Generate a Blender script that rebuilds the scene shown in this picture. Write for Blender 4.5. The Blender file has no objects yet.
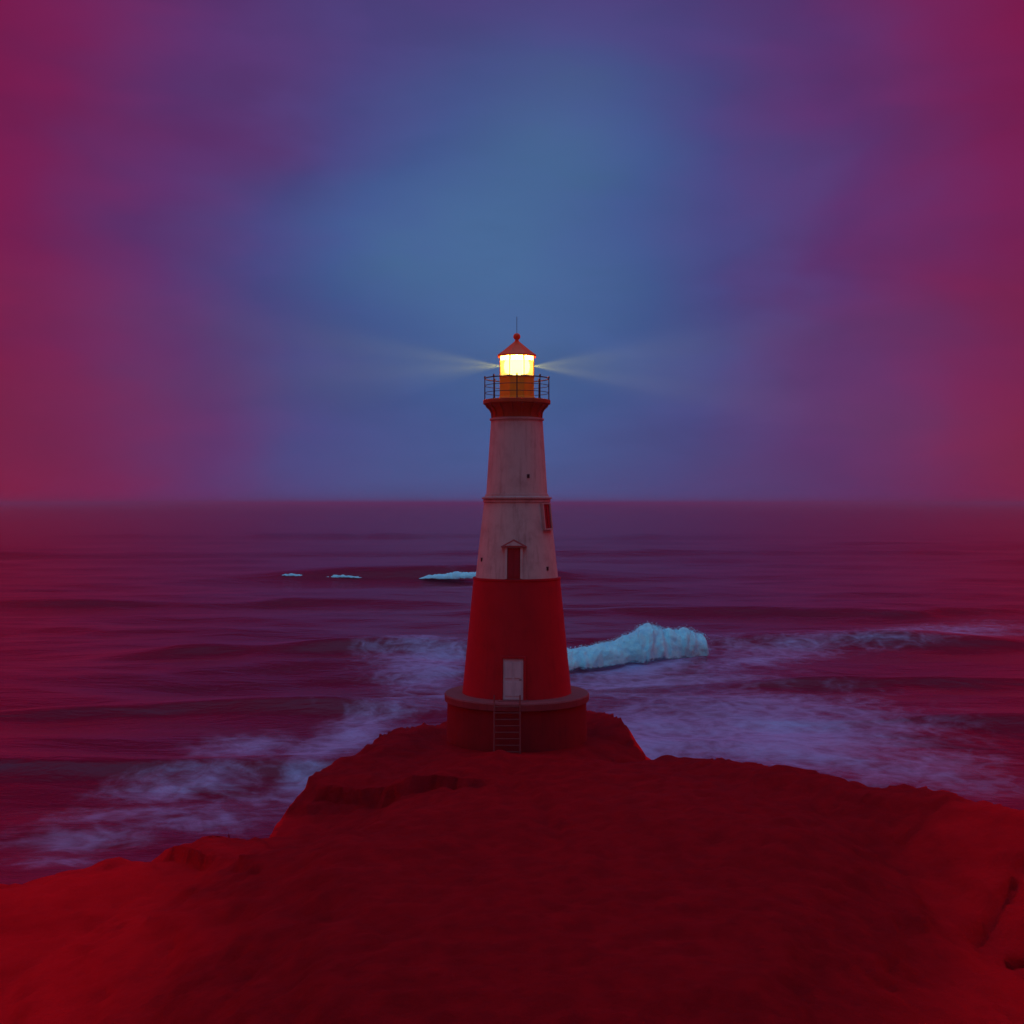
import bpy, bmesh, math, random
import numpy as np
from mathutils import Vector, Matrix
random.seed(7); np.random.seed(7)
R = math.radians
sc = bpy.context.scene
COL = sc.collection
F = 1220.0            # focal length in pixels of a 1024 picture
EYE = 20.0            # eye height above the sea
HOR = 503.0

# ------------------------------------------------------------------ helpers
def P(px, py, D):
    return Vector(((px-512)*D/F, D, EYE-(py-HOR)*D/F))

def link(name, me, mat, parent=None):
    o = bpy.data.objects.new(name, me)
    COL.objects.link(o)
    if mat: me.materials.append(mat)
    if parent: o.parent = parent
    return o

def obj(name, bm, mat, parent=None, smooth=False, angle=None, bevel=None):
    bmesh.ops.recalc_face_normals(bm, faces=bm.faces)
    me = bpy.data.meshes.new(name); bm.to_mesh(me); bm.free()
    if smooth:
        me.polygons.foreach_set('use_smooth', [True]*len(me.polygons))
        if angle is not None:
            try: me.set_sharp_from_angle(angle=R(angle))
            except Exception: pass
    o = link(name, me, mat, parent)
    if bevel:
        m = o.modifiers.new('b', 'BEVEL'); m.width = bevel; m.segments = 2; m.limit_method = 'ANGLE'
    return o

def tag(o, label=None, cat=None, group=None, kind=None):
    if label: o['label'] = label
    if cat: o['category'] = cat
    if group: o['group'] = group
    if kind: o['kind'] = kind
    return o

def lathe(prof, n=64, rot=0.0, bm=None, center=(0, 0), closed=False):
    """revolve a list of (r, z) about the z axis"""
    bm = bm or bmesh.new()
    rings = []
    for r, z in prof:
        if r < 1e-5:
            rings.append([bm.verts.new((center[0], center[1], z))])
        else:
            rings.append([bm.verts.new((center[0]+r*math.cos(rot+2*math.pi*i/n),
                                        center[1]+r*math.sin(rot+2*math.pi*i/n), z)) for i in range(n)])
    pairs = list(zip(rings[:-1], rings[1:]))
    if closed: pairs.append((rings[-1], rings[0]))
    for a, b in pairs:
        for i in range(n):
            j = (i+1) % n
            if len(a) == 1 and len(b) == 1: continue
            if len(a) == 1: bm.faces.new((a[0], b[j], b[i]))
            elif len(b) == 1: bm.faces.new((a[i], a[j], b[0]))
            else: bm.faces.new((a[i], a[j], b[j], b[i]))
    return bm

def tube(bm, pts, r, n=8, closed=False):
    pts = [Vector(p) for p in pts]; m = len(pts); rings = []
    for i, p in enumerate(pts):
        a = pts[(i-1) % m] if (closed or i > 0) else p
        b = pts[(i+1) % m] if (closed or i < m-1) else p
        d = (b-a).normalized()
        u = d.cross(Vector((0, 0, 1)))
        if u.length < 1e-3: u = d.cross(Vector((1, 0, 0)))
        u.normalize(); v = d.cross(u)
        rings.append([bm.verts.new(p+u*r*math.cos(2*math.pi*k/n)+v*r*math.sin(2*math.pi*k/n)) for k in range(n)])
    prs = list(zip(rings[:-1], rings[1:]))
    if closed: prs.append((rings[-1], rings[0]))
    for a, b in prs:
        for k in range(n):
            bm.faces.new((a[k], a[(k+1) % n], b[(k+1) % n], b[k]))
    if not closed:
        bm.faces.new(rings[0]); bm.faces.new(rings[-1][::-1])
    return bm

def prism(bm, poly, M, d0, d1):
    """poly: (u, v) outline; M maps (u, depth, v) into the parent's space"""
    A = [bm.verts.new(M @ Vector((u, d0, v))) for u, v in poly]
    B = [bm.verts.new(M @ Vector((u, d1, v))) for u, v in poly]
    n = len(poly)
    bm.faces.new(A); bm.faces.new(B[::-1])
    for i in range(n):
        bm.faces.new((A[i], B[i], B[(i+1) % n], A[(i+1) % n]))
    return bm

def rect(bm, M, u0, u1, v0, v1, d0, d1):
    return prism(bm, [(u0, v0), (u1, v0), (u1, v1), (u0, v1)], M, d0, d1)

# ------------------------------------------------------------------ materials
class NT:
    def __init__(s, nt): s.t = nt; s.n = nt.nodes; s.l = nt.links
    def new(s, t, **k):
        n = s.n.new(t)
        for a, b in k.items(): setattr(n, a, b)
        return n
    def set(s, sock, v):
        if isinstance(v, bpy.types.NodeSocket): s.l.new(v, sock)
        elif v is not None: sock.default_value = v
    def math(s, op, a, b=None, c=None, clamp=False):
        n = s.new('ShaderNodeMath', operation=op, use_clamp=clamp)
        for i, v in enumerate((a, b, c)): s.set(n.inputs[i], v)
        return n.outputs[0]
    def mix(s, f, a, b, mode='MIX'):
        n = s.new('ShaderNodeMix', data_type='RGBA', blend_type=mode)
        s.set(n.inputs[0], f); s.set(n.inputs[6], a); s.set(n.inputs[7], b)
        return n.outputs[2]
    def noise(s, vec, scale, detail=4, rough=.55, dist=0):
        n = s.new('ShaderNodeTexNoise')
        s.set(n.inputs['Vector'], vec); n.inputs['Scale'].default_value = scale
        n.inputs['Detail'].default_value = detail; n.inputs['Roughness'].default_value = rough
        n.inputs['Distortion'].default_value = dist
        return n.outputs[0]
    def scale(s, vec, sx, sy, sz):
        n = s.new('ShaderNodeMapping'); s.set(n.inputs[0], vec); n.inputs['Scale'].default_value = (sx, sy, sz)
        return n.outputs[0]
    def rng(s, v, a, b, c=0., d=1., smooth=True):
        n = s.new('ShaderNodeMapRange', interpolation_type='SMOOTHSTEP' if smooth else 'LINEAR')
        s.set(n.inputs[0], v)
        for i, x in enumerate((a, b, c, d)): n.inputs[1+i].default_value = x
        return n.outputs[0]
    def ramp(s, f, stops):
        n = s.new('ShaderNodeValToRGB'); e = n.color_ramp.elements
        while len(e) < len(stops): e.new(.5)
        for el, (p, c) in zip(e, stops): el.position = p; el.color = (*c, 1)
        s.set(n.inputs[0], f)
        return n.outputs[0]
    def bump(s, h, strength=.5, dist=.05, normal=None):
        n = s.new('ShaderNodeBump'); n.inputs['Strength'].default_value = strength
        n.inputs['Distance'].default_value = dist; s.set(n.inputs['Height'], h)
        if normal: s.set(n.inputs['Normal'], normal)
        return n.outputs[0]

def material(name):
    m = bpy.data.materials.new(name); m.use_nodes = True
    t = NT(m.node_tree); t.n.clear()
    t.out = t.new('ShaderNodeOutputMaterial')
    return m, t

def c4(c): return (*c, 1)
def srgb(r, g, b):
    f = lambda v: (v/255/12.92) if v <= 10 else ((v/255+.055)/1.055)**2.4
    return (f(r), f(g), f(b))

def paint(name, col, dirt, rough=.6, amount=.5, scale=1.2, streak=True, bump=.25, metal=0.):
    """weathered paint on masonry or metal: patches, rain streaks, fine relief"""
    m, t = material(name)
    pos = t.new('ShaderNodeTexCoord').outputs['Object']
    patch = t.noise(pos, scale, 6, .62)
    f = t.rng(patch, .42, .72)
    if streak:
        st = t.noise(t.scale(pos, 5.5, 5.5, .35), 1.0, 5, .65)
        f = t.math('ADD', t.math('MULTIPLY', f, .6), t.math('MULTIPLY', t.rng(st, .48, .75), .7), clamp=True)
    f = t.math('MULTIPLY', f, amount)
    col_ = t.mix(f, c4(col), c4(dirt))
    b = t.new('ShaderNodeBsdfPrincipled')
    t.set(b.inputs['Base Color'], col_); b.inputs['Roughness'].default_value = rough
    b.inputs['Metallic'].default_value = metal
    b.inputs['Specular IOR Level'].default_value = .15
    fine = t.noise(pos, 14, 5, .6)
    t.set(b.inputs['Normal'], t.bump(fine, bump, .03))
    t.l.new(b.outputs[0], t.out.inputs[0])
    return m

M_white = paint('white_paint', (.48, .35, .36), (.27, .16, .17), .7, .75)
M_trim = paint('trim_paint', (.42, .25, .26), (.22, .09, .09), .7, .6)
M_hood = paint('hood_paint', (.34, .07, .08), (.2, .04, .05), .7, .5)
M_red = paint('red_paint', (.38, .006, .014), (.24, .004, .010), .6, .7)
M_plinth = paint('plinth_render', (.21, .007, .014), (.13, .005, .010), .8, .8)
M_cap = paint('plinth_coping', (.24, .040, .05), (.15, .022, .03), .8, .7)
M_shutter = paint('shutter_paint', (.26, .012, .02), (.14, .01, .015), .5, .5)
M_doorw = paint('door_paint', (.46, .34, .40), (.28, .18, .22), .55, .5)
M_gallery = paint('gallery_paint', (.34, .055, .02), (.18, .03, .015), .6, .6)
M_lantern = paint('lantern_glow_paint', (.85, .30, .02), (.6, .16, .015), .5, .5)  # orange of the lamp's glow put into the base colour
M_roof = paint('roof_glow_paint', (.80, .045, .006), (.55, .03, .005), .45, .6)  # lamp glow tint put into the roof colour
M_iron = paint('railing_iron', (.05, .03, .045), (.10, .04, .03), .5, .6, 3, False)
M_ladder = paint('ladder_iron', (.17, .03, .035), (.2, .05, .05), .6, .6, 3, False)

def mat_pane():
    m, t = material('lantern_glass')
    tr = t.new('ShaderNodeBsdfTransparent'); tr.inputs[0].default_value = (1, .93, .75, 1)
    tl = t.new('ShaderNodeBsdfTranslucent'); tl.inputs[0].default_value = (1, .90, .36, 1)
    gl = t.new('ShaderNodeBsdfGlossy'); gl.inputs['Roughness'].default_value = .05
    a = t.new('ShaderNodeMixShader'); a.inputs[0].default_value = .45
    t.l.new(tr.outputs[0], a.inputs[1]); t.l.new(tl.outputs[0], a.inputs[2])
    b = t.new('ShaderNodeMixShader'); b.inputs[0].default_value = .04
    t.l.new(a.outputs[0], b.inputs[1]); t.l.new(gl.outputs[0], b.inputs[2])
    t.l.new(b.outputs[0], t.out.inputs[0])
    return m
M_pane = mat_pane()

def mat_lamp():
    m, t = material('lit_lens')
    e = t.new('ShaderNodeEmission'); e.inputs[0].default_value = (1, .78, .22, 1); e.inputs[1].default_value = 7
    t.l.new(e.outputs[0], t.out.inputs[0])
    return m
M_lamp = mat_lamp()

def mat_rock():
    m, t = material('red_rock')
    tc = t.new('ShaderNodeTexCoord').outputs['Object']
    geo = t.new('ShaderNodeNewGeometry')
    big = t.noise(tc, .22, 7, .62)
    mid = t.noise(tc, 1.3, 8, .65)
    vor = t.new('ShaderNodeTexVoronoi', feature='DISTANCE_TO_EDGE'); t.set(vor.inputs['Vector'], tc)
    vor.inputs['Scale'].default_value = .9
    strata = t.noise(t.scale(tc, .12, .12, 2.6), 1.0, 5, .6)
    # red glow painted in: dim on the central spur, brighter out along the banks
    glow_red = t.mix(t.rng(strata, .35, .65), c4((.80, .004, .010)), c4((.88, .006, .012)))
    dim_red = t.mix(t.rng(mid, .35, .68), c4((.26, .003, .008)), c4((.36, .0035, .009)))
    att = t.new('ShaderNodeAttribute', attribute_name='glow_red').outputs['Fac']
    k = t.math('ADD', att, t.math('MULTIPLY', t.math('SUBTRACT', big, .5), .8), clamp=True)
    col = t.mix(t.rng(k, .15, .85), dim_red, glow_red)
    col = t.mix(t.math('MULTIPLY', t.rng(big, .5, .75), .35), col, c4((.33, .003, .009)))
    b = t.new('ShaderNodeBsdfPrincipled'); t.set(b.inputs['Base Color'], col)
    b.inputs['Roughness'].default_value = .75
    b.inputs['Specular IOR Level'].default_value = .02
    n1 = t.bump(mid, .5, .35)
    n2 = t.bump(t.noise(tc, 4, 10, .78), .9, .16, n1)
    t.set(b.inputs['Normal'], n2)
    t.l.new(b.outputs[0], t.out.inputs[0])
    return m
M_rock = mat_rock()

def mat_water():
    m, t = material('sea_water')
    pos = t.new('ShaderNodeTexCoord').outputs['Object']
    att = t.new('ShaderNodeAttribute', attribute_name='foam').outputs['Fac']
    # ripples: long crests lying across the view
    r1 = t.noise(t.scale(pos, .10, .30, .2), 1.0, 5, .6, .4)
    r2 = t.noise(t.scale(pos, .55, 1.3, 1), 1.0, 4, .6, .3)
    n1 = t.bump(r1, .35, 1.2)
    n2 = t.bump(r2, .22, .30, n1)
    # foam: broken streaks and lace
    s1 = t.noise(t.scale(pos, .085, .085, .2), 1.0, 10, .68, 1.4)
    s2 = t.noise(t.scale(pos, .5, .55, .5), 1.0, 8, .72, 1.2)
    vm = t.new('ShaderNodeVectorMath', operation='ADD')
    wn = t.new('ShaderNodeTexNoise'); t.set(wn.inputs['Vector'], pos); wn.inputs['Scale'].default_value = .22; wn.inputs['Detail'].default_value = 4
    wsc = t.new('ShaderNodeVectorMath', operation='SCALE'); t.l.new(wn.outputs['Color'], wsc.inputs[0]); wsc.inputs[3].default_value = 5
    t.l.new(pos, vm.inputs[0]); t.l.new(wsc.outputs[0], vm.inputs[1])
    vo = t.new('ShaderNodeTexVoronoi', feature='DISTANCE_TO_EDGE'); t.l.new(vm.outputs[0], vo.inputs['Vector']); vo.inputs['Scale'].default_value = .38
    lace = t.rng(vo.outputs['Distance'], 0, .32, 1, 0)
    s = t.math('ADD', t.math('MULTIPLY', s1, .56), t.math('MULTIPLY', s2, .34))
    s = t.math('ADD', s, t.math('MULTIPLY', lace, .08))
    thr = t.math('SUBTRACT', .74, t.math('MULTIPLY', att, .42))
    d = t.math('SUBTRACT', s, thr)
    foam = t.rng(d, -.2, .32)
    foam = t.math('MULTIPLY', foam, t.rng(att, .02, .25), clamp=True)
    g = t.new('ShaderNodeBsdfGlossy'); g.inputs['Roughness'].default_value = .2
    g.inputs[0].default_value = (.86, .30, .40, 1); t.set(g.inputs['Normal'], n2)
    df = t.new('ShaderNodeBsdfDiffuse'); df.inputs[0].default_value = (.16, .005, .022, 1); t.set(df.inputs['Normal'], n1)
    lw = t.new('ShaderNodeLayerWeight'); lw.inputs[0].default_value = .5; t.set(lw.inputs['Normal'], n1)
    w = t.new('ShaderNodeMixShader'); t.set(w.inputs[0], t.rng(lw.outputs['Facing'], .58, .985, .04, .88))
    t.l.new(df.outputs[0], w.inputs[1]); t.l.new(g.outputs[0], w.inputs[2])
    fd = t.new('ShaderNodeBsdfDiffuse'); fd.inputs[0].default_value = (.38, .25, .50, 1)
    fg = t.new('ShaderNodeBsdfGlossy'); fg.inputs['Roughness'].default_value = .45; fg.inputs[0].default_value = (.8, .62, .9, 1)
    nb = t.bump(s2, .5, .4, n1); t.set(fg.inputs['Normal'], nb); t.set(fd.inputs['Normal'], nb)
    fm = t.new('ShaderNodeMixShader'); fm.inputs[0].default_value = .32
    t.l.new(fd.outputs[0], fm.inputs[1]); t.l.new(fg.outputs[0], fm.inputs[2])
    x = t.new('ShaderNodeMixShader'); t.set(x.inputs[0], t.math('MULTIPLY', foam, .78))
    t.l.new(w.outputs[0], x.inputs[1]); t.l.new(fm.outputs[0], x.inputs[2])
    t.l.new(x.outputs[0], t.out.inputs[0])
    return m
M_water = mat_water()

def mat_surf():
    m, t = material('white_water')
    pos = t.new('ShaderNodeTexCoord').outputs['Object']
    n = t.noise(pos, .9, 8, .7)
    col = t.mix(t.rng(n, .35, .65), c4((.36, .80, .96)), c4((.50, .92, .99)))
    d = t.new('ShaderNodeBsdfDiffuse'); t.set(d.inputs[0], col)
    tl = t.new('ShaderNodeBsdfTranslucent'); t.set(tl.inputs[0], col)
    nb = t.bump(n, .6, .5); t.set(d.inputs['Normal'], nb); t.set(tl.inputs['Normal'], nb)
    x = t.new('ShaderNodeMixShader'); x.inputs[0].default_value = .2
    t.l.new(d.outputs[0], x.inputs[1]); t.l.new(tl.outputs[0], x.inputs[2])
    th = t.new('ShaderNodeAttribute', attribute_name='thin').outputs['Fac']
    n3 = t.noise(t.scale(pos, 1, 1, 2), 1.6, 6, .7)
    al = t.rng(t.math('SUBTRACT', t.math('ADD', th, t.math('MULTIPLY', t.math('SUBTRACT', n3, .5), 1.1)), .0), .35, .75)
    tp = t.new('ShaderNodeBsdfTransparent'); y = t.new('ShaderNodeMixShader'); t.set(y.inputs[0], al)
    t.l.new(x.outputs[0], y.inputs[1]); t.l.new(tp.outputs[0], y.inputs[2])
    t.l.new(y.outputs[0], t.out.inputs[0])
    return m
M_surf = mat_surf()

# ------------------------------------------------------------------ numeric noise
def vnoise(x, y, seed):
    rs = np.random.RandomState(seed); T = rs.rand(256, 256)
    xi = np.floor(x).astype(int); yi = np.floor(y).astype(int)
    fx = x-xi; fy = y-yi
    fx = fx*fx*fx*(fx*(fx*6-15)+10); fy = fy*fy*fy*(fy*(fy*6-15)+10)
    g = lambda a, b: T[a % 256, b % 256]
    return (g(xi, yi)*(1-fx)+g(xi+1, yi)*fx)*(1-fy)+(g(xi, yi+1)*(1-fx)+g(xi+1, yi+1)*fx)*fy
def fbm(x, y, seed, octv=5, gain=.5):
    s = 0; a = 1; tot = 0
    for i in range(octv):
        s = s+a*(vnoise(x, y, seed+i)-.5); tot += a; a *= gain; x = x*2.03+17; y = y*2.03+5
    return s/tot
def sstep(a, b, v):
    t = np.clip((v-a)/(b-a), 0, 1); return t*t*(3-2*t)

def grid_mesh(name, X, Y, Z, attrs=None):
    ny, nx = X.shape
    co = np.stack([X, Y, Z], -1).reshape(-1, 3)
    idx = np.arange(nx*ny).reshape(ny, nx)
    f = np.stack([idx[:-1, :-1], idx[:-1, 1:], idx[1:, 1:], idx[1:, :-1]], -1).reshape(-1, 4)
    me = bpy.data.meshes.new(name)
    me.vertices.add(len(co)); me.vertices.foreach_set('co', co.astype(np.float32).ravel())
    me.loops.add(f.size); me.loops.foreach_set('vertex_index', f.astype(np.int32).ravel())
    me.polygons.add(len(f)); me.polygons.foreach_set('loop_start', np.arange(0, f.size, 4, dtype=np.int32))
    me.polygons.foreach_set('loop_total', np.full(len(f), 4, dtype=np.int32))
    me.polygons.foreach_set('use_smooth', np.ones(len(f), dtype=bool))
    for k, v in (attrs or {}).items():
        a = me.attributes.new(k, 'FLOAT', 'POINT'); a.data.foreach_set('value', v.astype(np.float32).ravel())
    me.update(); me.validate()
    return me

# ------------------------------------------------------------------ headland
TX, TY = .23, 58.0     # tower axis
edge = [(-260, 960, 37), (-150, 915, 39.5), (-60, 897, 41), (25, 882, 42), (60, 873, 43), (85, 866, 43.5), (110, 857, 44), (125, 858, 44.2), (147, 862, 44.4), (152, 855, 44.7), (165, 846, 45), (182, 841, 45.5),
        (200, 838, 46), (225, 836, 46), (250, 838, 46.5), (268, 839, 47), (276, 828, 48.5), (285, 815, 50), (296, 797, 51), (312, 774, 52), (328, 765, 53.5),
        (345, 757, 55), (360, 747, 56), (385, 733, 59), (400, 728, 60), (425, 726, 61), (445, 722, 62), (520, 712, 63.5), (588, 708, 63),
        (600, 711, 62), (612, 715, 60.5), (628, 722, 59), (632, 733, 58.2), (635, 746, 57.4), (643, 759, 56.6), (655, 769, 56), (680, 771, 55),
        (690, 757, 54), (700, 757, 53.6), (740, 762, 52), (770, 766, 50.4), (800, 769, 49), (822, 772, 48), (850, 780, 47), (880, 786, 46), (920, 788, 45),
        (960, 796, 44), (1000, 803, 43), (1060, 818, 41.5), (1150, 850, 39.5), (1280, 905, 37)]
rj = random.Random(12); jag = []                        # chips and teeth along the rim
for a_, b_ in zip(edge[:-1], edge[1:]):
    jag.append(a_); n_ = int(abs(b_[0]-a_[0])/7)
    hid = 440 < a_[0] < 590
    for q_ in range(1, n_):
        f_ = q_/n_+rj.uniform(-.25, .25)/n_
        jag.append(tuple(a_[i_]+(b_[i_]-a_[i_])*f_+(0 if hid else (rj.uniform(-1, 1), rj.uniform(-2.6, 1.6), rj.uniform(-.25, .25))[i_]) for i_ in range(3)))
jag.append(edge[-1])
E = np.array([P(*e) for e in jag])

def build_headland():
    xs = np.arange(-42, 42.01, .2); ys = np.arange(9, 84.01, .2)
    X, Y = np.meshgrid(xs, ys)
    wx = X+fbm(X*.45, Y*.45, 60, 4)*1.6; wy = Y+fbm(X*.45+50, Y*.45, 70, 4)*1.6
    X2, Y2 = wx*.1+X*.9, wy*.1+Y*.9
    # distance to the crest line, height of its nearest point, and the side we are on
    best = np.full(X.shape, 1e9); zc = np.zeros(X.shape); side = np.zeros(X.shape)
    for a, b in zip(E[:-1], E[1:]):
        dx, dy = b[0]-a[0], b[1]-a[1]; L2 = dx*dx+dy*dy
        t = np.clip(((X2-a[0])*dx+(Y2-a[1])*dy)/L2, 0, 1)
        qx, qy = X2-(a[0]+t*dx), Y2-(a[1]+t*dy)
        d = np.sqrt(qx*qx+qy*qy)
        s = dx*qy-dy*qx                                   # >0 : sea side
        m = d < best
        best = np.where(m, d, best); zc = np.where(m, a[2]+t*(b[2]-a[2]), zc); side = np.where(m, s, side)
    out = side > 0
    far = zc-np.minimum(best*1.5+np.minimum(best, .5)*.6, 30)  # cliff to the sea
    # near side: a bank falling towards the camera, except on the central spur
    yy = np.clip(Y, 10, 70)
    cx = .5+.0*yy
    wl = np.interp(yy, [10, 20, 27, 36, 44, 48, 52, 56, 60, 64], [1.0, 2.0, 3.6, 5.2, 6.5, 8.0, 7.2, 6.6, 5.6, 4])
    wr = np.interp(yy, [10, 20, 27, 36, 44, 50, 54, 58, 61, 64], [1.0, 2.5, 4.5, 7.0, 9.5, 8.5, 6.6, 5.4, 4.4, 4])
    lat = np.where(X2 < cx, (cx-X2)-wl, (X2-cx)-wr)
    top = np.interp(yy, [10, 20, 27, 36, 46, 54, 62], [7.0, 8.5, 9.1, 9.0, 8.75, 8.7, 8.7])
    soft = lambda v: np.sqrt(np.maximum(v, 0)**2+1.2**2)-1.2
    spur = top-soft(lat)*.42-sstep(18, 9, Y)*6
    bank = zc-soft(best-.8)*.40
    near = np.maximum(spur, bank)
    k = 1.8
    near = np.log(np.exp(np.clip(spur, -40, 40)/k)+np.exp(np.clip(bank, -40, 40)/k))*k
    near = np.minimum(near, np.maximum(spur, bank)+.5)
    e = sstep(0, 5, best)                                  # meet the crest exactly
    near = np.where(best < 5, near*e+(np.minimum(near, zc+best*.10))*(1-e), near)
    near = np.where(best < 1.2, near*sstep(0, 1.2, best)+zc*(1-sstep(0, 1.2, best)), near)
    lim = zc+best*.17+np.clip(best-4, 0, 99)*.5
    smn = -np.log(np.exp(-near/.7)+np.exp(-lim/.7))*.7
    wk = sstep(.5, 4, best)
    near = np.minimum(near, lim)*(1-wk)+smn*wk
    Z = np.where(out, far, near)
    # level pad under the tower
    rt = np.sqrt((X-TX)**2+(Y-TY)**2)
    pad = sstep(5.6, 3.4, rt)*(~out)
    Z = Z*(1-pad)+8.8*pad
    # rock relief: ledges, gullies, blocks
    slope = np.clip(np.hypot(*np.gradient(Z, .2)), 0, 2)
    amp = np.where(out, .9, .26+.5*np.clip(slope, 0, 1))
    amp = amp*np.where(out, sstep(0, 2.5, best)*.8+.2, .25+.75*sstep(0, 4, best))*(1-.9*pad)
    n = fbm(X*.28, Y*.28, 11, 6, .55)*1.9+fbm(X*1.1+9, Y*1.1, 31, 4, .55)*.7
    led = Z+n*amp
    led = led+(fbm(X*1.7, Y*1.7, 171, 4, .6)*.5+np.abs(fbm(X*.8, Y*.8, 181, 3))*-.6)*(1-pad)*np.where(out, 1, .40)
    q = .7; fr = led/q-np.floor(led/q)                     # bedding steps
    st = (np.floor(led/q)+sstep(.25, .75, fr))*q
    mixk = np.clip(slope*.7, 0, .55)
    Z = led*(1-mixk)+st*mixk
    Z = np.where(~out & (pad < .5), np.minimum(Z, zc+.02+best*.2+np.clip(best-3, 0, 99)*.6), Z)
    gl = 8.0+(57-Y)*.2+(X-(5.65+(Y-50)*.13))**2*1.3
    Z = np.where((Y > 44) & (Y < 60) & (pad < .3), np.minimum(Z, gl), Z)
    Z = np.maximum(Z, -2.5)
    Xd = X+fbm(X*.9, Z*1.3+Y*.4, 81, 4)*.5*np.clip(slope, 0, 1); Yd = Y+fbm(Y*.9, Z*1.3+X*.4, 91, 4)*.5*np.clip(slope, 0, 1)
    glow_red = np.where(out, .7, sstep(-2, 13, lat+fbm(X*.2, Y*.2, 140, 4)*4)*.8+sstep(9.0, 6.0, Z)*.2)  # painted red glow, rising away from the spur and lower down
    me = grid_mesh('headland', Xd, Yd, Z, {'glow_red': glow_red})
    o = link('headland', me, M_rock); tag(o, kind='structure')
build_headland()

# ------------------------------------------------------------------ sea
def build_sea():
    az = np.radians(np.concatenate([np.linspace(-62, -25, 60, endpoint=False), np.linspace(-25, 25, 620), np.linspace(25, 62, 61)[1:]]))
    # rows: even in picture height, so that each wave gets enough of them
    r = np.concatenate([np.linspace(26, 60, 60, endpoint=False), 20*F/np.linspace(20*F/60, 8, 620), np.array([4000, 6000, 10000, 18000])])
    A, D = np.meshgrid(az, r)
    X = D*np.tan(A); Y = D.copy()
    px = 512+X/Y*F; py = HOR+EYE*F/Y
    fade = sstep(2500, 500, Y)
    Z = np.zeros_like(X)
    rs = np.random.RandomState(3)
    for i in range(34):                                   # wind sea
        L = 6*1.17**(i % 17)*(.9+.2*rs.rand()); th = R(-90+rs.randn()*20); kx, ky = math.cos(th)*2*math.pi/L, math.sin(th)*2*math.pi/L
        ph = rs.rand()*6.28; a = .006*L*.55
        res = sstep(.9, .3, (Y*Y/(EYE*F)*1.2)/L)
        Z += a*np.sin(kx*X+ky*Y+ph)*res
    Z *= .55+.9*vnoise(X*.03+5, Y*.02, 41)
    def swell(y0, h, w, cx, wx, bend=0., seed=1):
        yy = y0+bend*(X-cx)**2/1000+fbm(X*.03, X*0+seed, 100+seed, 3)*y0*.05
        t = (Y-yy)/(w*.8)
        prof = np.where(t < 0, np.exp(-(t*1.9)**2), np.exp(-(t*.8)**2))
        return 1.1*h*prof*np.exp(-((X-cx)/wx)**4)*(.75+.5*vnoise(X*.05+seed*3, X*0, 55+seed))
    Z += swell(172, 1.6, 9, 34, 40, .2, 1)
    Z += swell(160, 1.7, 8, -26, 28, .3, 2)
    Z += swell(325, 2.6, 12, -22, 42, .1, 3)
    Z += swell(128, 1.2, 6, 45, 30, .2, 4)
    Z += swell(215, 1.3, 9, 45, 70, .1, 5)
    Z += swell(240, 1.2, 9, -60, 50, .1, 6)
    Z += swell(112, .9, 5, -28, 26, .2, 7)
    Z += swell(90, .7, 4, -26, 20, .2, 8)
    Z += swell(470, 1.8, 16, 60, 120, .02, 9)
    Z += swell(700, 2.0, 22, -90, 200, .01, 10)
    Z += swell(108, .6, 5, 36, 24, .2, 11)
    Z *= fade
    def blob(cx, cy, wx, wy, tilt=0., v=1.):
        u = (px-cx); w_ = (py-cy)-tilt*u
        return v*np.exp(-(u/wx)**2-(w_/wy)**2)
    wpx = px+fbm(X*.04, Y*.03, 201, 4)*60; wpy = py+fbm(X*.05+9, Y*.04, 221, 4)*22*np.clip((py-520)/200, 0, 1.3)
    px0, py0 = px, py; px, py = wpx, wpy
    foam = np.zeros_like(X)
    for b in [(640, 662, 90, 12, -.12, 1.0), (640, 674, 130, 11, -.04, .85), (760, 655, 110, 10, -.14, .75), (900, 637, 130, 9, -.06, .75), (980, 632, 70, 8, 0, .42),
              (660, 738, 70, 30, 0, 1.0), (780, 738, 170, 38, .05, 1.0), (900, 760, 130, 34, .1, .62), (650, 690, 60, 8, 0, .5),
              (425, 668, 60, 16, 0, .8), (440, 648, 45, 7, 0, .8), (380, 650, 60, 6, 0, .55), (400, 705, 80, 9, -.12, .7), (450, 700, 40, 14, 0, .7),
              (340, 745, 90, 15, -.28, .95), (240, 755, 60, 16, -.1, .7), (190, 785, 90, 11, -.1, .75), (250, 795, 90, 9, -.15, .6), (300, 780, 40, 22, -.4, .7),
              (130, 812, 110, 9, -.05, .55), (190, 822, 70, 9, 0, .6), (80, 835, 80, 12, 0, .6), (60, 860, 60, 10, 0, .6), (230, 815, 60, 16, 0, .6),
              (600, 707, 60, 8, 0, .6), (450, 577, 50, 2.5, 0, .5), (330, 574, 60, 2, 0, .5)]:
        foam = np.maximum(foam, blob(*b))
    px, py = px0, py0
    foam = np.maximum(foam, .02*sstep(520, 600, py))
    me = grid_mesh('water', X, Y, Z, {'foam': foam})
    o = link('water', me, M_water); tag(o, kind='structure')
build_sea()

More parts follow.
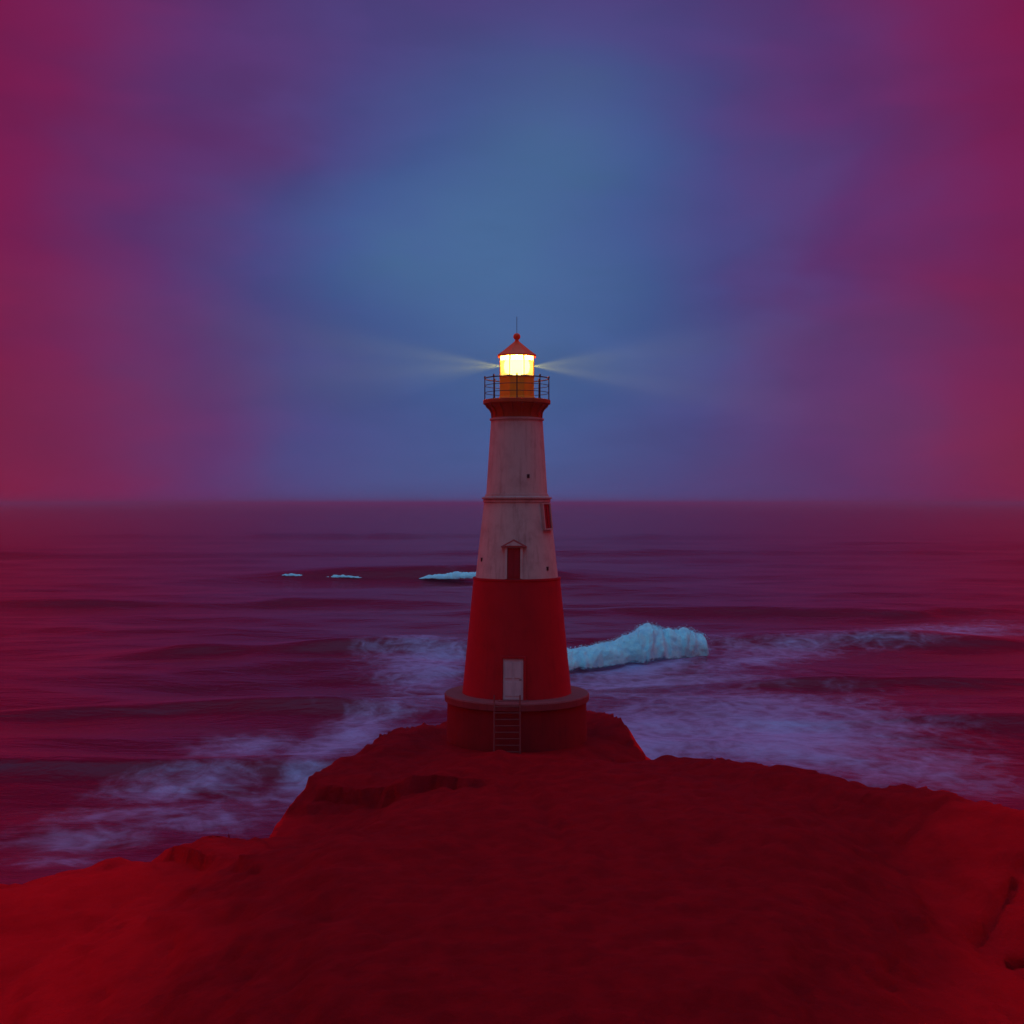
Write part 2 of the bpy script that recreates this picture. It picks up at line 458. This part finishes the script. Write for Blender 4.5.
def breaker(name, p0, p1, h, depth, peak, seed, label, nx=150, ny=40, hprof=None, base=0., spray=0):
    """a tumbling crest of white water: steep lumpy front facing the shore, ragged top, back sloping off"""
    (x0, y0), (x1, y1) = p0, p1
    u = np.linspace(0, 1, nx); v = np.linspace(0, 1, ny)
    U, V = np.meshgrid(u, v)
    L = math.hypot(x1-x0, y1-y0)
    env = hprof(U) if hprof else np.sin(np.pi*U)**.5
    env = np.maximum(env, .0)
    s = U*L
    crest = env*h*(1+fbm(s*.5, U*0+seed, seed, 4)*.3)
    ang = V*math.pi
    front = np.cos(ang)                                    # 1 foot of the front ... -1 foot of the back
    Z = crest*np.sin(ang)**.9-.1+base
    Z = Z*(1+fbm(s*1.3, V*2, seed+40, 3)*(.3 if h < 3 else .04))
    W = depth*(.35+.65*env)*(1+fbm(s*.35, U*0+seed*2, seed+9, 3)*.5)
    dy = -front*W*np.where(front > 0, 1.3, 1.0)
    lump = fbm(s*.4, V*4, seed+3, 5, .5)
    X = x0+(x1-x0)*U+fbm(s*.5, V*3+3, seed+5, 3, .5)*h*.2*env
    Y = y0+(y1-y0)*U+dy+lump*h*.3*env
    Z = Z+fbm(s*.3, V*2+7, seed+7, 4, .5)*h*.26*env+fbm(s*1.9, V*9+7, seed+17, 3, .5)*h*.06*env*np.sin(ang)
    thin = sstep(.12, .0, V)*.9+sstep(.03, 0, U)+sstep(.9, 1, V)+sstep(.94, 1, U)
    me = grid_mesh(name, X, Y, Z, {'thin': np.clip(thin, 0, 1)})
    if spray:
        rs = np.random.RandomState(seed); bm = bmesh.new(); bm.from_mesh(me)
        for q in range(spray):
            i = rs.randint(2, nx-2); j = int(ny*(.32+.25*rs.rand()))
            if rs.rand() > env[j, i]**2+.15: continue
            up = min(rs.exponential(.10), .35)*h*.22; r_ = .015+.05*rs.rand()**2
            c_ = Vector((X[j, i]+rs.randn()*.35, Y[j, i]+rs.randn()*.5, Z[j, i]+up))
            m_ = Matrix.Translation(c_) @ Matrix.Rotation(rs.rand()*6, 4, 'X') @ Matrix.Rotation(rs.rand()*6, 4, 'Z') @ Matrix.Scale(r_, 4)
            vs = [bm.verts.new(m_ @ Vector(p_)) for p_ in ((1, 0, 0), (-1, 0, 0), (0, 1, 0), (0, -1, 0), (0, 0, 1.4), (0, 0, -1.2))]
            for a_, b_ in ((0, 2), (2, 1), (1, 3), (3, 0)):
                bm.faces.new((vs[a_], vs[b_], vs[4])); bm.faces.new((vs[b_], vs[a_], vs[5]))
        bm.to_mesh(me); bm.free()
    o = link(name, me, M_surf)
    tag(o, label, 'wave', 'white breaking waves on the sea')
    return o
def hp_big(U):
    return np.interp(U, [0, .15, .35, .5, .62, .7, .8, .9, .96, 1], [.62, .64, .66, .76, 1.16, 1.06, .82, .88, .68, .05])
breaker('breaking_wave', (3.0, 146), (26.3, 163), 4.35, 3.4, .6, 21, 'tall pale turquoise breaking wave just right of the lighthouse base', 220, 60, hp_big, -.35, 4000)
breaker('breaking_wave', (-24.5, 316), (-5.5, 314), 1.9, 2.2, .6, 33, 'low bright white wave crest meeting the left side of the tower',
        120, 24, lambda U: np.interp(U, [0, .15, .5, .9, 1], [0, .5, .85, 1, .6]), .5)
breaker('breaking_wave', (-50, 317), (-38.5, 316), .62, 1.1, .6, 45, 'thin foam line on a swell between the two other far left crests', 80, 16, None, .75)
breaker('breaking_wave', (-60, 318), (-54, 318), .5, 1.0, .6, 57, 'small faint foam fleck leftmost along the far left swell', 60, 16, None, 1.15)

# ------------------------------------------------------------------ lighthouse
LH = bpy.data.objects.new('lighthouse', None); COL.objects.link(LH); LH.location = (TX, TY, 9.0)
tag(LH, 'tapered red and white lighthouse with a glowing lantern on the dark headland', 'lighthouse')
def zz(z): return z-9.0
def tr(prof): return [(r, zz(z)) for r, z in prof]
S = dict(smooth=True, angle=35)

def facing(az, z, r):
    """frame on the tower wall: u along the wall, depth outwards, v up; az 0 faces the camera, + to the right"""
    a = R(az)
    n = Vector((math.sin(a), -math.cos(a), 0)); u = Vector((math.cos(a), math.sin(a), 0))
    M = Matrix.Identity(4)
    for i in range(3):
        M[i][0] = u[i]; M[i][1] = n[i]; M[i][2] = (0, 0, 1)[i]; M[i][3] = (n*r)[i]+(0, 0, zz(z))[i]
    return M

plinth = obj('plinth', lathe(tr([(3.36, 8.0), (3.33, 9.2), (3.30, 10.62)]), 96), M_plinth, LH, **S)
obj('coping', lathe(tr([(3.28, 10.60), (3.42, 10.66), (3.44, 10.94), (3.40, 11.0), (2.4, 11.02)]), 96), M_cap, plinth, **S)
obj('tower_base', lathe(tr([(2.6, 10.98), (2.58, 11.10), (2.33, 13.6), (2.06, 16.38), (2.09, 16.40), (2.09, 16.48), (1.9, 16.50)]), 96), M_red, LH, **S)
obj('tower_shaft', lathe(tr([(1.96, 16.48), (1.76, 18.3), (1.56, 20.02), (1.60, 20.05), (1.60, 20.16), (1.5, 20.18)]), 96), M_white, LH, **S)
obj('cornice', lathe(tr([(1.5, 20.165), (1.66, 20.19), (1.67, 20.26), (1.52, 20.31), (1.49, 20.42), (1.40, 20.43)]), 96), M_trim, LH, **S)
obj('tower_shaft', lathe(tr([(1.455, 20.40), (1.34, 22.2), (1.225, 23.93)]), 96), M_white, LH, **S)
obj('collar', lathe(tr([(1.20, 23.90), (1.29, 23.92), (1.29, 24.0), (1.2, 24.03)]), 96), M_trim, LH, **S)

# gallery: flared neck, brackets, deck, railing
obj('gallery_neck', lathe(tr([(1.19, 24.0), (1.17, 24.15), (1.19, 24.3), (1.28, 24.48), (1.46, 24.64), (1.5, 24.66)]), 96), M_gallery, LH, **S)
for k in range(16):
    Mx = facing(11.25+k*22.5, 24.0, 0)
    bm = bmesh.new()
    th = .045
    poly = [(1.19, .06), (1.235, .06), (1.25, .26), (1.33, .42), (1.50, .58), (1.52, .655), (1.25, .655)]
    A = [bm.verts.new(Mx @ Vector((-th, r, z))) for r, z in poly]; B = [bm.verts.new(Mx @ Vector((th, r, z))) for r, z in poly]
    bm.faces.new(A); bm.faces.new(B[::-1])
    for i in range(len(poly)):
        j = (i+1) % len(poly); bm.faces.new((A[i], B[i], B[j], A[j]))
    obj('bracket', bm, M_gallery, LH)
deck = obj('gallery_deck', lathe(tr([(1.2, 24.655), (1.54, 24.66), (1.60, 24.70), (1.60, 24.86), (1.56, 24.885), (.8, 24.89)]), 96), M_gallery, LH, **S)
rail = obj('railing', tube(bmesh.new(), [(1.52*math.cos(2*math.pi*i/64), 1.52*math.sin(2*math.pi*i/64), zz(25.90)) for i in range(64)], .028, 8, True), M_iron, LH, smooth=True)
for h in (25.56, 25.22):
    obj('rail', tube(bmesh.new(), [(1.52*math.cos(2*math.pi*i/64), 1.52*math.sin(2*math.pi*i/64), zz(h)) for i in range(64)], .016, 6, True), M_iron, rail, smooth=True)
for k in range(8):
    a = 2*math.pi*k/8
    x, y = 1.52*math.cos(a), 1.52*math.sin(a)
    bm = lathe(tr([(0, 24.87), (.055, 24.87), (.055, 24.90), (.028, 24.93), (.024, 25.9), (.04, 25.93), (.045, 25.98), (.025, 26.02), (0, 26.03)]), 10, center=(x, y))
    obj('post', bm, M_iron, rail, smooth=True, angle=40)

# lantern
o8 = math.pi/8
lb = obj('lantern_base', lathe(tr([(.92, 24.87), (.92, 25.0), (.88, 25.03), (.88, 25.9), (.90, 25.93), (.90, 26.0), (.7, 26.01)]), 8, o8), M_lantern, LH, bevel=.012)
rr = .86
glz = bpy.data.meshes.new('g')
for k in range(8):
    a0, a1 = o8+k*math.pi/4, o8+(k+1)*math.pi/4
    p = [Vector((rr*math.cos(a), rr*math.sin(a), 0)) for a in (a0, a1)]
    bm = bmesh.new()
    d = (p[1]-p[0]).normalized(); nn = Vector((d.y, -d.x, 0))
    q0, q1 = p[0]+d*.045, p[1]-d*.045
    vs = [q0+Vector((0, 0, zz(26.02))), q1+Vector((0, 0, zz(26.02))), q1+Vector((0, 0, zz(26.93))), q0+Vector((0, 0, zz(26.93)))]
    bm.faces.new([bm.verts.new(v) for v in vs])
    obj('glass_pane', bm, M_pane, LH)
    bm = bmesh.new()
    tube(bm, [p[0]+Vector((0, 0, zz(25.98))), p[0]+Vector((0, 0, zz(26.96)))], .027, 8)
    obj('mullion', bm, M_lantern, LH)
bm = lathe(tr([(0, 26.05), (.20, 26.05), (.20, 26.12), (.50, 26.16)]+[(.54+.05*math.sin(i*math.pi)+(.03 if i % 2 else 0)+.06*math.sin(math.pi*i/13), 26.18+i*.045) for i in range(14)]+[(.44, 26.82), (.2, 26.86), (0, 26.87)]), 40)
lamp = obj('lens', bm, M_lamp, LH, smooth=True)
roof = obj('lantern_roof', lathe(tr([(.7, 26.93), (.97, 26.93), (.99, 26.95), (.985, 27.0), (.70, 27.20), (.40, 27.44), (.20, 27.60), (.11, 27.68), (.09, 27.74), (0, 27.75)]), 8, o8), M_roof, LH, bevel=.01)
obj('ball_finial', lathe([(max(.0, .17*math.sin(math.pi*i/14)), zz(27.90)-.17*math.cos(math.pi*i/14)) for i in range(15)], 24), M_roof, roof, smooth=True)
bm = tube(bmesh.new(), [(0, 0, zz(28.05)), (0, 0, zz(28.4)), (0, 0, zz(28.85))], .014, 6)
obj('lightning_rod', bm, M_iron, roof)

# lower door
def wall_r(z):
    return float(np.interp(z, [11.1, 13.6, 16.28, 16.4, 18.3, 20.02], [2.58, 2.33, 2.07, 1.965, 1.76, 1.56]))
def tilt_frame(az, z0, z1):
    """frame that leans with the battered wall"""
    M = facing(az, z0, wall_r(z0)); s = (wall_r(z1)-wall_r(z0))/(z1-z0)
    sh = Matrix.Identity(4); sh[1][2] = s
    return M @ sh
Mx = tilt_frame(-4, 11.04, 12.95)
bm = bmesh.new(); rect(bm, Mx, -.46, .46, .02, 1.86, -.3, .05)
for (u0, u1, v0, v1) in ((-.36, -.05, .18, .82), (.05, .36, .18, .82), (-.36, -.05, .98, 1.7), (.05, .36, .98, 1.7)):
    rect(bm, Mx, u0, u1, v0, v1, .045, .072)
door = obj('door', bm, M_doorw, LH, bevel=.008)
bm = bmesh.new(); rect(bm, Mx, -.58, -.463, 0, 1.98, -.3, .10); rect(bm, Mx, .463, .58, 0, 1.98, -.3, .10); rect(bm, Mx, -.463, .463, 1.863, 1.98, -.3, .10)
obj('frame', bm, M_red, door, bevel=.01)
bm = bmesh.new(); tube(bm, [Mx @ Vector((.37, .05, .92)), Mx @ Vector((.37, .12, .92)), Mx @ Vector((.28, .125, .92))], .018, 8)
obj('handle', bm, M_iron, door)
bm = bmesh.new(); rect(bm, Mx, -.66, .66, -.06, .0, -.3, .35)
obj('doorstep', bm, M_cap, LH, bevel=.015)

# pedimented opening above the red band
Mx = tilt_frame(-4.5, 16.51, 18.0)
bm = bmesh.new(); rect(bm, Mx, -.30, .30, .0, 1.42, -.25, .035)
rect(bm, Mx, -.25, -.03, .1, 1.32, .03, .055); rect(bm, Mx, .03, .25, .1, 1.32, .03, .055)
win = obj('shuttered_window', bm, M_shutter, LH, bevel=.006)
bm = bmesh.new(); rect(bm, Mx, -.42, -.303, 0, 1.45, -.25, .09); rect(bm, Mx, .303, .42, 0, 1.45, -.25, .09)
obj('frame', bm, M_white, win, bevel=.01)
bm = bmesh.new()
prism(bm, [(-.60, 1.453), (.60, 1.453), (.60, 1.50), (.0, 1.82), (-.60, 1.50)], Mx, -.3, .16)
ped = obj('pediment', bm, M_hood, win, bevel=.012)
bm = bmesh.new(); prism(bm, [(-.40, 1.53), (.40, 1.53), (0, 1.735)], Mx, .15, .185)
bm2 = bm
obj('tympanum', bm2, M_white, win)

# narrow side window high on the right
Mx = tilt_frame(57, 18.82, 20.0)
bm = bmesh.new(); rect(bm, Mx, -.27, .27, .0, 1.12, -.25, .05)
rect(bm, Mx, -.02, .02, .0, 1.12, .048, .075); rect(bm, Mx, -.27, .27, .54, .58, .048, .072)
win2 = obj('side_window', bm, M_shutter, LH, bevel=.006)
bm = bmesh.new(); rect(bm, Mx, -.36, -.273, -.08, 1.18, -.25, .10); rect(bm, Mx, .273, .36, -.08, 1.18, -.25, .10)
rect(bm, Mx, -.272, .272, -.08, -.003, -.25, .12); rect(bm, Mx, -.272, .272, 1.123, 1.18, -.25, .10)
obj('frame', bm, M_trim, win2, bevel=.008)

# little vents in the shaft
for az, z in ((22, 21.25), (-62, 17.35), (48, 16.95)):
    r = float(np.interp(z, [16.4, 20.02, 20.4, 23.93], [1.965, 1.56, 1.455, 1.225]))
    Mx = facing(az, z, r)
    bm = bmesh.new(); rect(bm, Mx, -.06, .06, -.09, .09, -.1, .03)
    for q in range(3): rect(bm, Mx, -.045, .045, -.07+q*.05, -.045+q*.05, .025, .045)
    obj('vent', bm, M_iron, LH)

# ladder against the plinth
LD = bpy.data.objects.new('ladder', None); COL.objects.link(LD); LD.location = (TX-.45, TY-3.9, 8.9)
tag(LD, 'rusty iron ladder leaning on the round plinth below the white door', 'ladder')
b0, b1 = Vector((0, -.25, -.15)), Vector((0, .46, 2.16))
for sx in (-.58, .58):
    bm = bmesh.new(); tube(bm, [b0+Vector((sx, 0, 0)), b1+Vector((sx, 0, 0)), b1+Vector((sx, .10, .32))], .035, 8)
    obj('stringer', bm, M_ladder, LD)
for k in range(8):
    p = b0.lerp(b1, .1+k*.118)
    bm = bmesh.new(); tube(bm, [p+Vector((-.57, 0, 0)), p+Vector((.57, 0, 0))], .024, 8)
    obj('rung', bm, M_ladder, LD)

# ------------------------------------------------------------------ lamps
def light(name, kind, loc, energy, color, **k):
    d = bpy.data.lights.new(name, kind); d.energy = energy; d.color = color
    for a, b in k.items(): setattr(d, a, b)
    o = bpy.data.objects.new(name, d); COL.objects.link(o); o.location = loc
    return o
pl = light('lamp_light', 'POINT', (TX, TY, 26.92), 1800, (1, .80, .22), shadow_soft_size=.05)
pl.location.z = 26.9
for s, tilt, en in ((-1, 9, 3.6e6), (-1, -3, 2.6e6), (1, 8, 2.4e6), (1, -9, 3.2e6)):
    b = light('flare_beam', 'SPOT', (TX+s*.74, TY, 26.5), en, (.80, 1.0, .02), spot_size=R(12), spot_blend=1.0, shadow_soft_size=.03)  # added spots in the haze, drawing flare streaks at the lantern
    b.rotation_euler = Vector((-s*math.cos(R(tilt)), 0, -math.sin(R(tilt)))).to_track_quat('Z', 'Y').to_euler()

for s in (-1, 1):                                         # added wide spots shaping the glare halo to either side
    b = light('halo_spread', 'SPOT', (TX+s*.74, TY, 26.5), 1.8e6, (.75, 1.0, .03), spot_size=R(42), spot_blend=1.0, shadow_soft_size=.03)
    b.rotation_euler = Vector((-s, 0, 0)).to_track_quat('Z', 'Y').to_euler()

SUN_AZ, SUN_EL = 205, 1.5           # behind the camera, low under the cloud
sun = light('sun', 'SUN', (0, 0, 60), .12, (1, .25, .22), angle=R(25))
a = R(SUN_AZ); e = R(SUN_EL)
dirv = Vector((math.sin(a)*math.cos(e), math.cos(a)*math.cos(e), math.sin(e)))
sun.rotation_euler = dirv.to_track_quat('Z', 'Y').to_euler()

# ------------------------------------------------------------------ world: dusk sky, blue ahead, crimson side glow and cyan zenith added for light
W = bpy.data.worlds.new('World'); sc.world = W; W.use_nodes = True
t = NT(W.node_tree); t.n.clear()
out = t.new('ShaderNodeOutputWorld')
gen = t.new('ShaderNodeTexCoord').outputs['Generated']
sp = t.new('ShaderNodeSeparateXYZ'); t.l.new(gen, sp.inputs[0])
azn = t.math('ARCTAN2', sp.outputs[0], sp.outputs[1])
eln = t.math('ARCSINE', sp.outputs[2])
warp = t.noise(t.scale(gen, 1, 1, 2.2), 2.6, 5, .5, .6)
warp2 = t.noise(t.scale(gen, 1, 1, 3.0), 6.5, 5, .55, .3)
wv = t.math('SUBTRACT', warp, .5)
u = t.math('DIVIDE', t.math('SUBTRACT', azn, R(-.3)), R(20.4))
dv = t.math('SUBTRACT', eln, R(12))
v = t.math('MAXIMUM', t.math('DIVIDE', dv, R(22)), t.math('DIVIDE', dv, R(-36)))
v = t.math('MINIMUM', v, 1.0)
q = t.math('SQRT', t.math('ADD', t.math('MULTIPLY', u, u), t.math('MULTIPLY', v, v)))
q = t.math('ADD', q, t.math('MULTIPLY', wv, .5))
q = t.math('ADD', q, t.math('MULTIPLY', t.math('SUBTRACT', warp2, .5), .18))
for (a0, e0, wa, we, amt) in ((3.0, 18.0, 4.5, 4.0, -.27), (-5.5, 12.0, 4.5, 3.0, -.22), (5.5, 10.5, 4.0, 2.6, -.09), (-10, 17, 5, 4, .14), (11, 9, 6, 4, .12), (-2, 3, 9, 2.5, .08), (8, 3, 9, 3, .05)):
    ga = t.math('DIVIDE', t.math('SUBTRACT', azn, R(a0)), R(wa)); ge = t.math('DIVIDE', t.math('SUBTRACT', eln, R(e0)), R(we))
    gs = t.math('ADD', t.math('MULTIPLY', ga, ga), t.math('MULTIPLY', ge, ge))
    gs = t.math('ADD', gs, t.math('MULTIPLY', t.math('SUBTRACT', warp2, .5), 2.2))
    q = t.math('ADD', q, t.math('MULTIPLY', t.math('EXPONENT', t.math('MULTIPLY', gs, -1.0)), amt))
q = t.math('ADD', q, t.math('MULTIPLY', t.math('MULTIPLY', u, u), t.rng(eln, 0, R(9), .02, 0)))
q = t.math('MAXIMUM', q, 0.0)
q6 = t.math('DIVIDE', q, 8.2)
st = [(0, srgb(70, 101, 146)), (.28, srgb(66, 86, 140)), (.55, srgb(72, 68, 126)), (.8, srgb(92, 46, 104)), (1.05, srgb(114, 26, 78)),
      (1.3, srgb(124, 10, 56)), (1.6, srgb(146, 2, 32)), (2.6, (.95, .001, .012)), (4.1, (.95, .001, .012)), (5.3, srgb(120, 40, 56)), (8.2, srgb(92, 56, 68))]  # red side glow put into the sky; out-of-view belts redden the rock
belt = t.ramp(q6, [(a_/8.2, c_) for a_, c_ in st])
lowz = t.mix(t.rng(eln, R(14), R(32)), belt, c4(srgb(82, 52, 112)))
lowz = t.mix(t.rng(t.math('ABSOLUTE', azn), R(10), R(26)), lowz, belt)
skyc = t.mix(t.rng(eln, R(38), R(62)), lowz, (.11, .76, 1.25, 1))  # unseen bright cyan cap, added to light foam and breaker
cl = t.rng(warp2, .3, .7, .93, 1.07)
cm = t.new('ShaderNodeVectorMath', operation='SCALE'); t.l.new(skyc, cm.inputs[0]); t.l.new(cl, cm.inputs[3])
bg1 = t.new('ShaderNodeBackground'); t.l.new(cm.outputs[0], bg1.inputs[0]); bg1.inputs[1].default_value = 1.0
sky = t.new('ShaderNodeTexSky', sky_type='NISHITA'); sky.sun_disc = False
sky.sun_elevation = R(SUN_EL); sky.sun_rotation = R(SUN_AZ); sky.dust_density = 0; sky.air_density = .6; sky.ozone_density = 4
bg2 = t.new('ShaderNodeBackground'); t.l.new(sky.outputs[0], bg2.inputs[0]); bg2.inputs[1].default_value = .008
ad = t.new('ShaderNodeAddShader'); t.l.new(bg1.outputs[0], ad.inputs[0]); t.l.new(bg2.outputs[0], ad.inputs[1])
t.l.new(ad.outputs[0], out.inputs[0])

# ------------------------------------------------------------------ haze
HAZE = .00018
if HAZE > 0:
    bm = bmesh.new(); bmesh.ops.create_cube(bm, size=1.0)
    for v_ in bm.verts:
        v_.co = Vector((v_.co.x*90000, (v_.co.y*45000)+20000, (v_.co.z+.5)*36-4))
    m, tm = material('sea_haze')
    pv = tm.new('ShaderNodeVolumePrincipled'); pv.inputs['Color'].default_value = (.88, .62, .92, 1)
    pv.inputs['Density'].default_value = HAZE; pv.inputs['Anisotropy'].default_value = .75
    tm.l.new(pv.outputs[0], tm.out.inputs['Volume'])
    hz = obj('haze', bm, m); tag(hz, kind='stuff')

# ------------------------------------------------------------------ camera and render settings
cd = bpy.data.cameras.new('camera'); cam = bpy.data.objects.new('camera', cd); COL.objects.link(cam)
cd.sensor_width = 36; cd.lens = 36*F/1024; cd.clip_end = 60000; cd.clip_start = .1
cam.location = (0, 0, EYE); cam.rotation_euler = (R(90)-math.atan((512-HOR)/F), 0, 0)
sc.camera = cam
sc.view_settings.view_transform = 'Standard'; sc.view_settings.look = 'None'; sc.view_settings.gamma = 1; sc.view_settings.exposure = 0
cy = sc.cycles
cy.use_denoising = True
cy.max_bounces = 6; cy.diffuse_bounces = 3; cy.glossy_bounces = 3; cy.transparent_max_bounces = 12; cy.volume_bounces = 0
cy.sample_clamp_indirect = 4
cy.caustics_reflective = False; cy.caustics_refractive = False
